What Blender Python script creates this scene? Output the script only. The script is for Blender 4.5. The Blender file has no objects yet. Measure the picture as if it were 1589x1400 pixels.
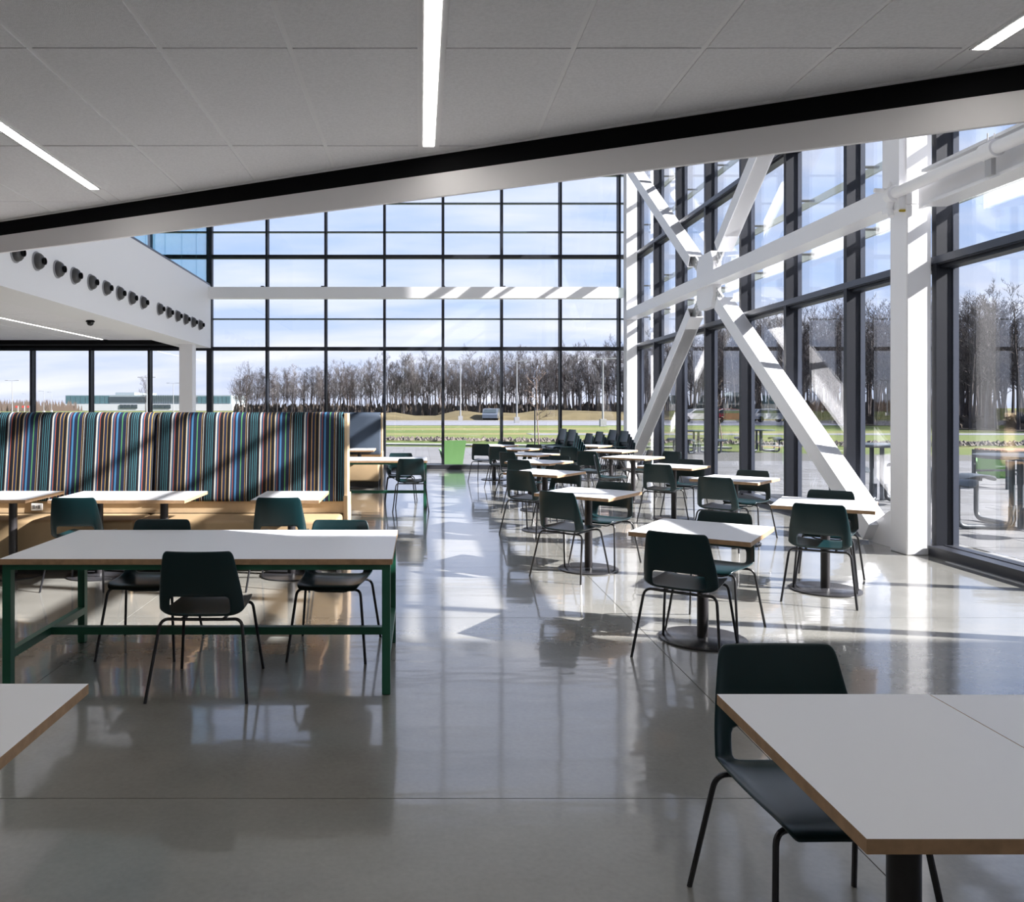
import bpy, bmesh, math, random
from mathutils import Vector, Matrix
PI = math.pi
S = bpy.context.scene
COL = S.collection
rnd = random.Random(7)

# ------------------------------------------------------------------ camera
EYE = 1.56
cam = bpy.data.cameras.new('camera')
co = bpy.data.objects.new('camera', cam); COL.objects.link(co)
cam.sensor_fit = 'HORIZONTAL'; cam.sensor_width = 36.0
cam.lens = 36.0 * 1230.0 / 1589.0
cam.shift_x = (794.5 - 652.0) / 1589.0
cam.shift_y = -(700.0 - 632.0) / 1589.0
cam.clip_start = 0.05; cam.clip_end = 3000
co.location = (0, 0, EYE); co.rotation_euler = (PI / 2, 0, 0)
S.camera = co

# ------------------------------------------------------------------ light
S.view_settings.view_transform = 'Standard'; S.view_settings.look = 'None'
S.view_settings.exposure = 0.80; S.view_settings.gamma = 1.0
S.view_settings.use_curve_mapping = False
SUN_DIR = Vector((-1.0, 0.21, -0.66)).normalized()
SUN_POWER = 15.5
SKY_STRENGTH = 0.76
sl = bpy.data.lights.new('sun', 'SUN'); sl.energy = SUN_POWER; sl.angle = math.radians(0.6)
sl.color = (1.0, 0.965, 0.925)
so = bpy.data.objects.new('sun', sl); COL.objects.link(so)
so.rotation_euler = SUN_DIR.to_track_quat('-Z', 'Y').to_euler()

world = bpy.data.worlds.new('sky'); S.world = world; world.use_nodes = True
nt = world.node_tree; nt.nodes.clear()
def wn(t, **k):
    n = nt.nodes.new(t)
    for a, b in k.items(): setattr(n, a, b)
    return n
out = wn('ShaderNodeOutputWorld'); bg = wn('ShaderNodeBackground')
tc = wn('ShaderNodeTexCoord'); sep = wn('ShaderNodeSeparateXYZ')
nt.links.new(tc.outputs['Generated'], sep.inputs[0])
grad = wn('ShaderNodeValToRGB'); cr = grad.color_ramp
cr.elements[0].position = 0.0; cr.elements[0].color = (0.60, 0.67, 0.84, 1)
cr.elements[1].position = 0.55; cr.elements[1].color = (0.24, 0.42, 0.82, 1)
e = cr.elements.new(0.14); e.color = (0.47, 0.61, 0.90, 1)
nt.links.new(sep.outputs['Z'], grad.inputs[0])
# clouds on a flat layer: direction divided by its height
mz = wn('ShaderNodeMath', operation='ADD'); mz.inputs[1].default_value = 0.22
nt.links.new(sep.outputs['Z'], mz.inputs[0])
dx = wn('ShaderNodeMath', operation='DIVIDE'); dy = wn('ShaderNodeMath', operation='DIVIDE')
nt.links.new(sep.outputs['X'], dx.inputs[0]); nt.links.new(mz.outputs[0], dx.inputs[1])
nt.links.new(sep.outputs['Y'], dy.inputs[0]); nt.links.new(mz.outputs[0], dy.inputs[1])
cmb = wn('ShaderNodeCombineXYZ')
nt.links.new(dx.outputs[0], cmb.inputs[0]); nt.links.new(dy.outputs[0], cmb.inputs[1])
mp = wn('ShaderNodeMapping'); mp.inputs['Rotation'].default_value = (0, 0, 0.5); mp.inputs['Scale'].default_value = (0.55, 1.5, 1)
nt.links.new(cmb.outputs[0], mp.inputs[0])
no = wn('ShaderNodeTexNoise'); no.inputs['Scale'].default_value = 1.5; no.inputs['Detail'].default_value = 6; no.inputs['Roughness'].default_value = 0.52
nt.links.new(mp.outputs[0], no.inputs['Vector'])
cl = wn('ShaderNodeValToRGB'); cl.color_ramp.elements[0].position = 0.39; cl.color_ramp.elements[1].position = 0.64
nt.links.new(no.outputs['Fac'], cl.inputs[0])
mixc = wn('ShaderNodeMixRGB'); mixc.inputs['Color2'].default_value = (0.86, 0.88, 0.97, 1)
mf = wn('ShaderNodeMath', operation='MULTIPLY'); mf.inputs[1].default_value = 0.9
nt.links.new(cl.outputs[0], mf.inputs[0]); nt.links.new(mf.outputs[0], mixc.inputs['Fac'])
nt.links.new(grad.outputs[0], mixc.inputs['Color1'])
nt.links.new(mixc.outputs[0], bg.inputs['Color']); bg.inputs['Strength'].default_value = SKY_STRENGTH
nt.links.new(bg.outputs[0], out.inputs[0])

# ------------------------------------------------------------------ materials
MATS = {}
def mat(name, col, rough=0.5, metal=0.0, spec=0.5, noise=None, emit=None, coat=0.0, bump=None, coat_rough=0.05):
    """noise = (scale, amount); bump = (scale, strength)"""
    if name in MATS: return MATS[name]
    m = bpy.data.materials.new(name); m.use_nodes = True; MATS[name] = m
    t = m.node_tree; b = t.nodes['Principled BSDF']
    b.inputs['Base Color'].default_value = (*col, 1); b.inputs['Roughness'].default_value = rough
    b.inputs['Metallic'].default_value = metal; b.inputs['Specular IOR Level'].default_value = spec
    b.inputs['Coat Weight'].default_value = coat; b.inputs['Coat Roughness'].default_value = coat_rough
    if emit:
        b.inputs['Emission Color'].default_value = (*emit[0], 1); b.inputs['Emission Strength'].default_value = emit[1]
    if noise or bump:
        tcn = t.nodes.new('ShaderNodeTexCoord')
    if noise:
        n = t.nodes.new('ShaderNodeTexNoise'); n.inputs['Scale'].default_value = noise[0]; n.inputs['Detail'].default_value = 5
        t.links.new(tcn.outputs['Object'], n.inputs['Vector'])
        mr = t.nodes.new('ShaderNodeMapRange'); mr.inputs[1].default_value = 0.3; mr.inputs[2].default_value = 0.7
        mr.inputs[3].default_value = 1 - noise[1]; mr.inputs[4].default_value = 1 + noise[1]
        t.links.new(n.outputs['Fac'], mr.inputs[0])
        mx = t.nodes.new('ShaderNodeVectorMath'); mx.operation = 'SCALE'; mx.inputs[0].default_value = col
        t.links.new(mr.outputs[0], mx.inputs['Scale']); t.links.new(mx.outputs[0], b.inputs['Base Color'])
    if bump:
        n2 = t.nodes.new('ShaderNodeTexNoise'); n2.inputs['Scale'].default_value = bump[0]; n2.inputs['Detail'].default_value = 3
        t.links.new(tcn.outputs['Object'], n2.inputs['Vector'])
        bp = t.nodes.new('ShaderNodeBump'); bp.inputs['Strength'].default_value = bump[1]; bp.inputs['Distance'].default_value = 0.01
        t.links.new(n2.outputs['Fac'], bp.inputs['Height']); t.links.new(bp.outputs[0], b.inputs['Normal'])
    return m

def glass_mat(name, tint, base=0.06, rough=0.0):
    m = bpy.data.materials.new(name); m.use_nodes = True; MATS[name] = m
    t = m.node_tree; t.nodes.clear()
    o = t.nodes.new('ShaderNodeOutputMaterial'); mx = t.nodes.new('ShaderNodeMixShader')
    tr = t.nodes.new('ShaderNodeBsdfTransparent'); tr.inputs[0].default_value = (*tint, 1)
    gl = t.nodes.new('ShaderNodeBsdfGlossy'); gl.inputs['Roughness'].default_value = rough
    lw = t.nodes.new('ShaderNodeLayerWeight'); lw.inputs['Blend'].default_value = 0.5
    pw = t.nodes.new('ShaderNodeMath'); pw.operation = 'POWER'; pw.inputs[1].default_value = 5
    mu = t.nodes.new('ShaderNodeMath'); mu.operation = 'MULTIPLY_ADD'; mu.inputs[1].default_value = 1 - base; mu.inputs[2].default_value = base
    t.links.new(lw.outputs['Facing'], pw.inputs[0]); t.links.new(pw.outputs[0], mu.inputs[0])
    t.links.new(mu.outputs[0], mx.inputs[0]); t.links.new(tr.outputs[0], mx.inputs[1]); t.links.new(gl.outputs[0], mx.inputs[2])
    t.links.new(mx.outputs[0], o.inputs[0])
    return m

M_WHITE = mat('white_paint', (0.89, 0.885, 0.895), 0.5)
M_STEELW = mat('white_steel_paint', (0.86, 0.86, 0.88), 0.35)
M_TILE = mat('ceiling_tile_board', (0.92, 0.91, 0.925), 0.9, noise=(60, 0.05), bump=(250, 0.3))
M_GRID = mat('ceiling_grid_paint', (0.96, 0.95, 0.96), 0.6)
M_BLACK = mat('matte_black_strip', (0.006, 0.006, 0.007), 0.8, spec=0.1)
M_FRAME = mat('charcoal_aluminium', (0.012, 0.014, 0.021), 0.45, spec=0.35)
M_FRAME2 = mat('bead_aluminium', (0.05, 0.058, 0.08), 0.35)
M_SILL = mat('sill_aluminium', (0.028, 0.030, 0.038), 0.3)
M_LAMP = mat('lit_diffuser', (0.9, 0.9, 0.9), 0.5, emit=((1.0, 0.96, 0.90), 9.0))
M_LAM = mat('white_laminate', (0.735, 0.745, 0.775), 0.36, spec=0.45)
M_PLY = mat('plywood_edge', (0.40, 0.25, 0.14), 0.55, noise=(30, 0.15))
M_TEAL = mat('teal_plastic', (0.0035, 0.021, 0.025), 0.30, spec=0.5, bump=(400, 0.06))
M_LEG = mat('black_powder_coat', (0.012, 0.012, 0.014), 0.35)
M_POST = mat('dark_pedestal_paint', (0.022, 0.020, 0.022), 0.4)
M_BASE = mat('dark_base_steel', (0.03, 0.03, 0.034), 0.25)
M_GREEN = mat('green_steel_paint', (0.014, 0.105, 0.06), 0.4)
M_BIRCH = mat('birch_veneer', (0.54, 0.40, 0.25), 0.45, noise=(12, 0.08))
M_VINYL = mat('tan_vinyl', (0.34, 0.24, 0.135), 0.5, noise=(5, 0.05))
M_BLUE = mat('slate_blue_upholstery', (0.022, 0.036, 0.060), 0.75)
M_KICK = mat('dark_toe_kick', (0.03, 0.025, 0.02), 0.6)
M_GLASS = glass_mat('clear_glass', (0.965, 0.965, 0.98), 0.035)
M_GLASSR = glass_mat('coated_glass', (0.95, 0.955, 0.97), 0.085)
M_TEALGLASS = glass_mat('teal_tinted_glass', (0.62, 0.82, 0.88), 0.10)
M_NOZ = mat('dark_grey_nozzle', (0.05, 0.05, 0.053), 0.4)

def floor_mat():
    m = mat('polished_concrete', (0.40, 0.395, 0.36), 0.22, spec=0.6, coat=0.9, coat_rough=0.07)
    t = m.node_tree; b = t.nodes['Principled BSDF']
    g = t.nodes.new('ShaderNodeNewGeometry')
    n1 = t.nodes.new('ShaderNodeTexNoise'); n1.inputs['Scale'].default_value = 0.9; n1.inputs['Detail'].default_value = 7; n1.inputs['Roughness'].default_value = 0.6
    n2 = t.nodes.new('ShaderNodeTexNoise'); n2.inputs['Scale'].default_value = 45; n2.inputs['Detail'].default_value = 3
    t.links.new(g.outputs['Position'], n1.inputs['Vector']); t.links.new(g.outputs['Position'], n2.inputs['Vector'])
    r = t.nodes.new('ShaderNodeValToRGB')
    r.color_ramp.elements[0].position = 0.3; r.color_ramp.elements[0].color = (0.185, 0.182, 0.165, 1)
    r.color_ramp.elements[1].position = 0.7; r.color_ramp.elements[1].color = (0.275, 0.270, 0.248, 1)
    a = t.nodes.new('ShaderNodeMath'); a.operation = 'MULTIPLY_ADD'; a.inputs[1].default_value = 0.25
    t.links.new(n2.outputs['Fac'], a.inputs[0]); t.links.new(n1.outputs['Fac'], a.inputs[2])
    s = t.nodes.new('ShaderNodeMath'); s.operation = 'SUBTRACT'; s.inputs[1].default_value = 0.125
    t.links.new(a.outputs[0], s.inputs[0]); t.links.new(s.outputs[0], r.inputs[0])
    t.links.new(r.outputs[0], b.inputs['Base Color'])
    rr = t.nodes.new('ShaderNodeMapRange'); rr.inputs[3].default_value = 0.16; rr.inputs[4].default_value = 0.32
    t.links.new(n1.outputs['Fac'], rr.inputs[0]); t.links.new(rr.outputs[0], b.inputs['Roughness'])
    n3 = t.nodes.new('ShaderNodeTexNoise'); n3.inputs['Scale'].default_value = 3.0; n3.inputs['Detail'].default_value = 2
    mpg = t.nodes.new('ShaderNodeMapping'); mpg.inputs['Scale'].default_value = (0.5, 1.6, 1)
    t.links.new(g.outputs['Position'], mpg.inputs[0]); t.links.new(mpg.outputs[0], n3.inputs['Vector'])
    bp = t.nodes.new('ShaderNodeBump'); bp.inputs['Strength'].default_value = 0.22; bp.inputs['Distance'].default_value = 0.01
    t.links.new(n3.outputs['Fac'], bp.inputs['Height']); t.links.new(bp.outputs[0], b.inputs['Normal']); t.links.new(bp.outputs[0], b.inputs['Coat Normal'])
    return m
M_FLOOR = floor_mat()

def stripe_mat():
    m = mat('striped_upholstery', (0.1, 0.1, 0.1), 0.7, spec=0.25)
    t = m.node_tree; b = t.nodes['Principled BSDF']
    uv = t.nodes.new('ShaderNodeUVMap'); uv.uv_map = 'UVMap'
    sx = t.nodes.new('ShaderNodeSeparateXYZ'); t.links.new(uv.outputs[0], sx.inputs[0])
    d = t.nodes.new('ShaderNodeMath'); d.operation = 'FRACT'; t.links.new(sx.outputs['X'], d.inputs[0])
    K = (0.006, 0.007, 0.011); N = (0.010, 0.016, 0.042); W = (0.46, 0.45, 0.42); G = (0.30, 0.19, 0.055); T = (0.04, 0.15, 0.18)
    B = (0.045, 0.16, 0.30); O = (0.33, 0.07, 0.03); R = (0.07, 0.23, 0.09); A = (0.32, 0.20, 0.09); D = (0.022, 0.060, 0.12)
    seq = [(W, 3.2), (K, 6), (T, 1.2), (K, 3), (T, 1.2), (K, 3), (T, 1.4), (K, 3.4), (T, 1.2), (K, 6), (W, 1.2), (K, 3), (G, 1.0), (N, 8), (R, 2.2), (N, 8),
           (B, 3.6), (N, 4), (O, 1.2), (D, 4), (W, 2), (G, 1.2), (K, 7), (G, 1.4), (N, 6), (A, 1.6), (K, 8), (O, 1.4), (D, 4)]
    tot = sum(w for c, w in seq)
    def ramp(items, total):
        r = t.nodes.new('ShaderNodeValToRGB'); c = r.color_ramp; c.interpolation = 'CONSTANT'
        p = 0
        for i, (colr, w) in enumerate(items):
            el = c.elements[0] if i == 0 else (c.elements[1] if i == 1 else c.elements.new(p / total))
            el.position = p / total; el.color = (*colr, 1); p += w
        t.links.new(d.outputs[0], r.inputs[0]); return r
    r1 = ramp(seq, tot); t.links.new(r1.outputs[0], b.inputs['Base Color'])
    return m
M_STRIPE = stripe_mat()

# ------------------------------------------------------------------ mesh building
class MB:
    def __init__(s): s.v = []; s.f = []; s.m = []
    def add(s, vs, fs, mi=0, M=None):
        b = len(s.v)
        for p in vs:
            p = Vector(p); s.v.append(M @ p if M else p)
        for f in fs: s.f.append([b + i for i in f]); s.m.append(mi)
        return s
    def box(s, x0, x1, y0, y1, z0, z1, mi=0, M=None, top=None):
        vs = [(x0, y0, z0), (x1, y0, z0), (x1, y1, z0), (x0, y1, z0), (x0, y0, z1), (x1, y0, z1), (x1, y1, z1), (x0, y1, z1)]
        fs = [(0, 3, 2, 1), (4, 5, 6, 7), (0, 1, 5, 4), (1, 2, 6, 5), (2, 3, 7, 6), (3, 0, 4, 7)]
        s.add(vs, fs, mi, M)
        if top is not None: s.m[-5] = top
        return s
    def cbox(s, c, d, mi=0, M=None):
        return s.box(c[0] - d[0] / 2, c[0] + d[0] / 2, c[1] - d[1] / 2, c[1] + d[1] / 2, c[2] - d[2] / 2, c[2] + d[2] / 2, mi, M)
    def bevbox(s, x0, x1, y0, y1, z0, z1, r, mi=0, seg=3, M=None):
        bm = bmesh.new(); bmesh.ops.create_cube(bm, size=1)
        for v in bm.verts:
            v.co = Vector((x0 + (v.co.x + .5) * (x1 - x0), y0 + (v.co.y + .5) * (y1 - y0), z0 + (v.co.z + .5) * (z1 - z0)))
        bmesh.ops.bevel(bm, geom=bm.edges[:], offset=r, segments=seg, affect='EDGES', profile=0.5)
        bm.verts.index_update()
        s.add([v.co.copy() for v in bm.verts], [[v.index for v in f.verts] for f in bm.faces], mi, M); bm.free(); return s
    def tube(s, pts, r, n=8, mi=0, cap=True, M=None):
        pts = [Vector(p) for p in pts]; rs = r if isinstance(r, (list, tuple)) else [r] * len(pts)
        vs = []; fs = []; up = None
        for i, p in enumerate(pts):
            t = (pts[min(i + 1, len(pts) - 1)] - pts[max(i - 1, 0)]).normalized()
            if up is None:
                up = t.orthogonal().normalized()
            else:
                up = (up - t * up.dot(t)).normalized()
            w = t.cross(up)
            for k in range(n):
                a = 2 * PI * k / n; vs.append(p + (up * math.cos(a) + w * math.sin(a)) * rs[i])
        for i in range(len(pts) - 1):
            for k in range(n):
                a = i * n + k; b = i * n + (k + 1) % n; fs.append((a, b, b + n, a + n))
        if cap:
            fs.append(tuple(range(n - 1, -1, -1))); fs.append(tuple(range((len(pts) - 1) * n, len(pts) * n)))
        return s.add(vs, fs, mi, M)
    def lathe(s, prof, n=24, mi=0, M=None):
        """prof: list of (r, z)"""
        vs = []; fs = []
        for r, z in prof:
            for k in range(n):
                a = 2 * PI * k / n; vs.append((r * math.cos(a), r * math.sin(a), z))
        for i in range(len(prof) - 1):
            for k in range(n):
                a = i * n + k; b = i * n + (k + 1) % n; fs.append((a, b, b + n, a + n))
        fs.append(tuple(range(n - 1, -1, -1))); fs.append(tuple(range((len(prof) - 1) * n, len(prof) * n)))
        return s.add(vs, fs, mi, M)
    def prism(s, poly, z0, z1, mi=0, M=None):
        n = len(poly); vs = [(x, y, z0) for x, y in poly] + [(x, y, z1) for x, y in poly]
        fs = [tuple(range(n - 1, -1, -1)), tuple(range(n, 2 * n))] + [(i, (i + 1) % n, n + (i + 1) % n, n + i) for i in range(n)]
        return s.add(vs, fs, mi, M)
    def mesh(s, name, mats, smooth=False):
        me = bpy.data.meshes.new(name); me.from_pydata([tuple(v) for v in s.v], [], s.f)
        for m in (mats if isinstance(mats, (list, tuple)) else [mats]): me.materials.append(m)
        me.polygons.foreach_set('material_index', s.m)
        if smooth:
            me.polygons.foreach_set('use_smooth', [True] * len(me.polygons)); me.set_sharp_from_angle(angle=math.radians(38))
        me.update(); return me
    def build(s, name, mats, parent=None, loc=(0, 0, 0), rz=0, smooth=False, **k):
        return link(name, s.mesh(name, mats, smooth), parent, loc, rz, **k)

def link(name, me, parent=None, loc=(0, 0, 0), rz=0, **k):
    o = bpy.data.objects.new(name, me); COL.objects.link(o); o.parent = parent
    o.location = loc; o.rotation_euler = (0, 0, rz)
    for a, b in k.items():
        if b is not None: o['category' if a == 'cat' else a] = b
    return o
def thing(name, label, cat, loc=(0, 0, 0), rz=0, group=None):
    return link(name, None, None, loc, rz, label=label, cat=cat, group=group)
def dup(root, loc, rz, label, group=None, rot=None):
    r = root.copy(); COL.objects.link(r); r.location = loc; r.rotation_euler = rot if rot else (0, 0, rz); r['label'] = label
    if group: r['group'] = group
    elif 'group' in r: del r['group']
    for ch in list(root.children):
        c = ch.copy(); COL.objects.link(c); c.parent = r
        for g in list(ch.children):
            d = g.copy(); COL.objects.link(d); d.parent = c
    return r
STR = 'structure'
def struct(name, mb, m, parent=None, **k):
    return mb.build(name, m, parent, **({'kind': STR} if parent is None else {}), **k)

# ------------------------------------------------------------------ room shell
XR_IN, XR_GL = 5.42, 5.60       # inner face of the mullions and the glass of the window wall on the right
YB_IN, YB_GL = 20.0, 20.16      # the same for the far window wall
XL = -11.6; YF = -4.0; ROOF = 8.7
CEIL = 3.25
# floor: screed plus polished slabs between saw cuts
fl = MB().box(XL, 5.72, YF, 20.3, -0.20, -0.012).build('floor', mat('joint_grey', (0.13, 0.13, 0.12), 0.8), kind=STR)
jx = [XL, -9.61, -5.89, -2.17, 1.55, 5.27, 5.72]; jy = [YF, -2.26, 0.45, 3.16, 5.87, 8.58, 11.29, 14.0, 16.71, 19.42, 20.3]
for i in range(len(jx) - 1):
    for j in range(len(jy) - 1):
        g = 0.0025
        MB().box(jx[i] + g, jx[i + 1] - g, jy[j] + g, jy[j + 1] - g, -0.014, 0.0).build('floor_slab', M_FLOOR, fl)
MB().box(XL - .2, XL, YF, 20.3, 0, ROOF).build('wall_left', M_WHITE, kind=STR)
MB().box(XL - .2, 5.8, YF - .2, YF, 0, ROOF).build('wall_front', M_WHITE, kind=STR)
MB().box(5.42, 5.72, YF, .01, 0, ROOF).box(5.42, 5.72, .01, 3.64, CEIL + .1, ROOF).build('wall_right', M_WHITE, kind=STR)
MB().box(12, 30, -30, 2.3, -.1, 9.5).build('wall_sun_blocker', mat('pale_sun_blocker', (.6, .6, .6), .8), kind=STR)  # unseen block added outside to keep the sun off the near floor
MB().box(XL - .2, 5.9, YF - .2, 20.4, ROOF, ROOF + .3).build('ceiling_high', M_WHITE, kind=STR)

# low ceiling, cut off along the slanted fascia line
P0 = Vector((-3.81, 7.19)); P1 = Vector((2.96, 3.885))
ed = (P1 - P0).normalized(); nrm = Vector((-ed.y, ed.x))       # points to the tall space
if nrm.y < 0: nrm = -nrm
def clip(poly, off=0.0):
    res = []
    d = [(Vector(p) - P0).dot(nrm) + off for p in poly]
    for i in range(len(poly)):
        a, b = poly[i], poly[(i + 1) % len(poly)]; da, db = d[i], d[(i + 1) % len(poly)]
        if da <= 0: res.append(a)
        if (da < 0 < db) or (db < 0 < da):
            k = da / (da - db); res.append((a[0] + (b[0] - a[0]) * k, a[1] + (b[1] - a[1]) * k))
    return res
slab = clip([(XL, YF), (5.42, YF), (5.42, 12), (XL, 12)], 0.02)
ce = MB().prism(slab, CEIL + .0015, CEIL + .5).build('ceiling', M_GRID, kind=STR)
rows = [3.72 + 1.39 * k for k in range(-6, 6)]
strips = []   # (x0,x1) of tile columns between linear light slots
x = 0.11
slots = []
for base in (-10.24, -7.68, -5.12, -2.56, 0.0, 2.57):
    slots.append((base, base + 0.11))
    for k in range(4):
        strips.append((base + 0.11 + 0.6125 * k, base + 0.11 + 0.6125 * (k + 1)))
for (a, b) in strips:
    if a > 5.3: continue
    b = min(b, 5.42)
    for j in range(len(rows) - 1):
        g = 0.013
        p = clip([(a + g, rows[j] + g * .6), (b - g, rows[j] + g * .6), (b - g, rows[j + 1] - g * .6), (a + g, rows[j + 1] - g * .6)], 0.035)
        if len(p) >= 3 and max(q[1] for q in p) > 0.5:
            MB().prism(p, CEIL - .004 + rnd.uniform(-.0015, .0010), CEIL + .02).build('ceiling_tile', M_TILE, ce)
for (a, b) in slots:
    p = clip([(a + .004, -3), (b - .004, -3), (b - .004, 12), (a + .004, 12)], 0.035)
    MB().prism(p, CEIL - .004, CEIL + .01).build('slot_trim', M_GRID, ce)
lend = {-2.56: (6.1, 'leftmost of the three lit linear lamps recessed in the near tiled ceiling'), 0.0: (5.10, 'lit linear lamp recessed above the central aisle, middle one of the near ceiling'), 2.57: (3.72, 'lit linear lamp of the near ceiling at the top right corner')}
for base, (y1, lab) in lend.items():
    t = thing('linear_ceiling_lamp', lab, 'ceiling lamp', (base + .055, y1, CEIL))
    c0 = base + .055
    MB().box(-.036, .036, -6.0, 0, -.010, -.001).box(-.045, -.036, -6.0, .004, -.014, -.001).box(.036, .045, -6.0, .004, -.014, -.001).box(-.045, .045, 0, .006, -.014, -.001).build('lamp_housing', M_GRID, t)
    MB().box(-.033, .033, -5.95, -.01, -.016, -.0102).build('diffuser', M_LAMP, t)

# fascia below the ceiling edge: black strip over white band
def along(a0, a1, o0, o1):      # rectangle along the edge line, offsets towards the tall space
    A = P0 + ed * a0; B = P0 + ed * a1
    return [tuple(A + nrm * o0), tuple(B + nrm * o0), tuple(B + nrm * o1), tuple(A + nrm * o1)]
L = (P1 - P0).length
aL = -(P0.x - XL) / ed.x; aR = (5.42 - P0.x) / ed.x
MB().prism(along(aL, aR, 0.0, 0.02), 3.117, CEIL - .004).build('trim_1', M_BLACK, kind=STR)
MB().prism(along(aL, aR, 0.001, 0.03), 2.962, 3.117).build('trim_2', mat('fascia_white', (0.92, 0.90, 0.91), 0.6), kind=STR)
MB().prism(along(aL, aR, -0.03, -0.004), CEIL - .012, CEIL).build('trim_3', M_GRID, kind=STR)
MB().prism(along(aL, aR, 0.02, 0.30), 3.117, ROOF).build('wall_upper', M_WHITE, kind=STR)

# mezzanine on the left: bulkhead, soffit, lower ceiling, upper slab
def bx_x(y): return -5.14 - .0135 * (y - 9.85)
ys0, ys1 = 7.6, 19.98
mz_ = MB()
mz_.prism([(bx_x(ys0), ys0), (bx_x(ys1), ys1), (bx_x(ys1) - .25, ys1), (bx_x(ys0) - .25, ys0)], 3.05, 4.61)
mz_.build('wall_bulkhead', M_WHITE, kind=STR)
MB().prism([(bx_x(ys0) - .25, ys0), (bx_x(ys1) - .25, ys1), (bx_x(ys1) - .72, ys1), (bx_x(ys0) - .72, ys0)], 3.05, 3.30).build('trim_4', M_WHITE, kind=STR)
mc = MB().box(XL, bx_x(14) - .60, 6.0, 19.35, 3.21, 4.5).build('ceiling_mezzanine', M_GRID, kind=STR)
for i in range(5):
    for j in range(10):
        x0 = XL + .02 + i * 1.08; y0 = 5.6 + j * 1.39
        x1 = min(x0 + 1.06, bx_x(14) - .62 - .1); y1 = min(y0 + 1.37, 19.33)
        if y1 - y0 > .1 and not (x0 < -7.66 < x1): MB().box(x0, x1, y0, y1, 3.198, 3.215).build('ceiling_tile', M_TILE, mc)
        elif y1 - y0 > .1:
            MB().box(x0, -7.72, y0, y1, 3.198, 3.215).build('ceiling_tile', M_TILE, mc)
            MB().box(-7.60, x1, y0, y1, 3.198, 3.215).build('ceiling_tile', M_TILE, mc)
MB().box(XL, bx_x(20) - .72, 19.35, 19.97, 3.10, 3.24).build('trim_5', M_BLACK, kind=STR)
MB().box(XL, bx_x(20) - .25, 19.97, 20.05, 3.06, 4.5).build('trim_6', M_BLACK, kind=STR)
t = thing('linear_ceiling_lamp', 'long lit linear lamp under the mezzanine, above the striped booth', 'ceiling lamp', (-7.66, 19.1, 3.2))
MB().box(-.035, .035, -8.2, 0, -.008, .0).build('lamp_housing', M_GRID, t)
MB().box(-.014, .014, -8.15, -.02, -.012, -.008).build('diffuser', M_LAMP, t)
# upper floor glass partition above the bulkhead
gp = thing('glass_partition', 'teal tinted glass partition standing on top of the white bulkhead', 'partition', (0, 0, 0))
MB().prism([(bx_x(ys0) - .01, ys0), (bx_x(ys1) - .01, ys1), (bx_x(ys1) - .10, ys1), (bx_x(ys0) - .10, ys0)], 4.61, 4.66).build('base_channel', M_FRAME2, gp)
yy = 8.0
while yy < 19.8:
    y2 = min(yy + 1.19, 19.95)
    MB().prism([(bx_x(yy) - .05, yy), (bx_x(y2) - .05, y2), (bx_x(y2) - .07, y2), (bx_x(yy) - .07, yy)], 4.66, 8.0).build('glass_panel', M_TEALGLASS, gp)
    yy += 1.205
# mezzanine column
c = MB().box(-5.70, -5.39, 18.75, 19.05, 0, 3.05).build('mezzanine_column', M_STEELW, label='square white column under the mezzanine edge, behind the striped booth', cat='column')

# jet nozzles on the bulkhead
def nozzle():
    t = thing('air_nozzle', 'x', 'air nozzle')
    MB().lathe([(.13, 0), (.13, .012), (.115, .02)], 28).build('wall_flange', mat('grey_flange', (0.28, 0.28, 0.30), .4), t, smooth=True)
    MB().lathe([(.112, .012), (.112, .035), (.103, .060), (.086, .080), (.062, .092), (.050, .095)], 28).build('bowl', M_NOZ, t, smooth=True)
    MB().lathe([(.042, .080), (.040, .098), (.048, .106), (.048, .122), (.036, .124), (.03, .10)], 28).build('spout', M_BLACK, t, smooth=True)
    return t
nz = nozzle()
NY = [10.06, 10.64, 11.26, 11.82, 12.44, 13.04, 13.64, 14.23, 14.84, 15.82, 16.41, 17.04, 17.65, 18.27, 18.88]
ORD = ['first', 'second', 'third', 'fourth', 'fifth', 'sixth', 'seventh', 'eighth', 'ninth']
for i, y in enumerate(NY):
    if i < 9: lab = '%s dark nozzle of the long near row on the white bulkhead' % ORD[i]
    else: lab = '%s dark nozzle of the short far row on the white bulkhead' % ORD[i - 9]
    if i == 0: o = nz; o['label'] = lab
    else: o = dup(nz, (0, 0, 0), 0, lab)
    o['group'] = 'air nozzles on the bulkhead'
    o.location = (bx_x(y), y, 3.52); o.rotation_euler = (0, PI / 2, 0)
t = thing('dome_camera', 'small black dome camera under the bulkhead soffit', 'camera', (-5.66, 13.6, 3.05))
MB().lathe([(.06, 0), (.075, -.02), (.07, -.03)][::-1], 20).build('mount_ring', M_BLACK, t)
MB().lathe([(.058, -.03), (.055, -.06), (.035, -.085), (.008, -.095)][::-1], 20).build('dome', mat('dome_black', (.01, .01, .01), .08), t, smooth=True)

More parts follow.
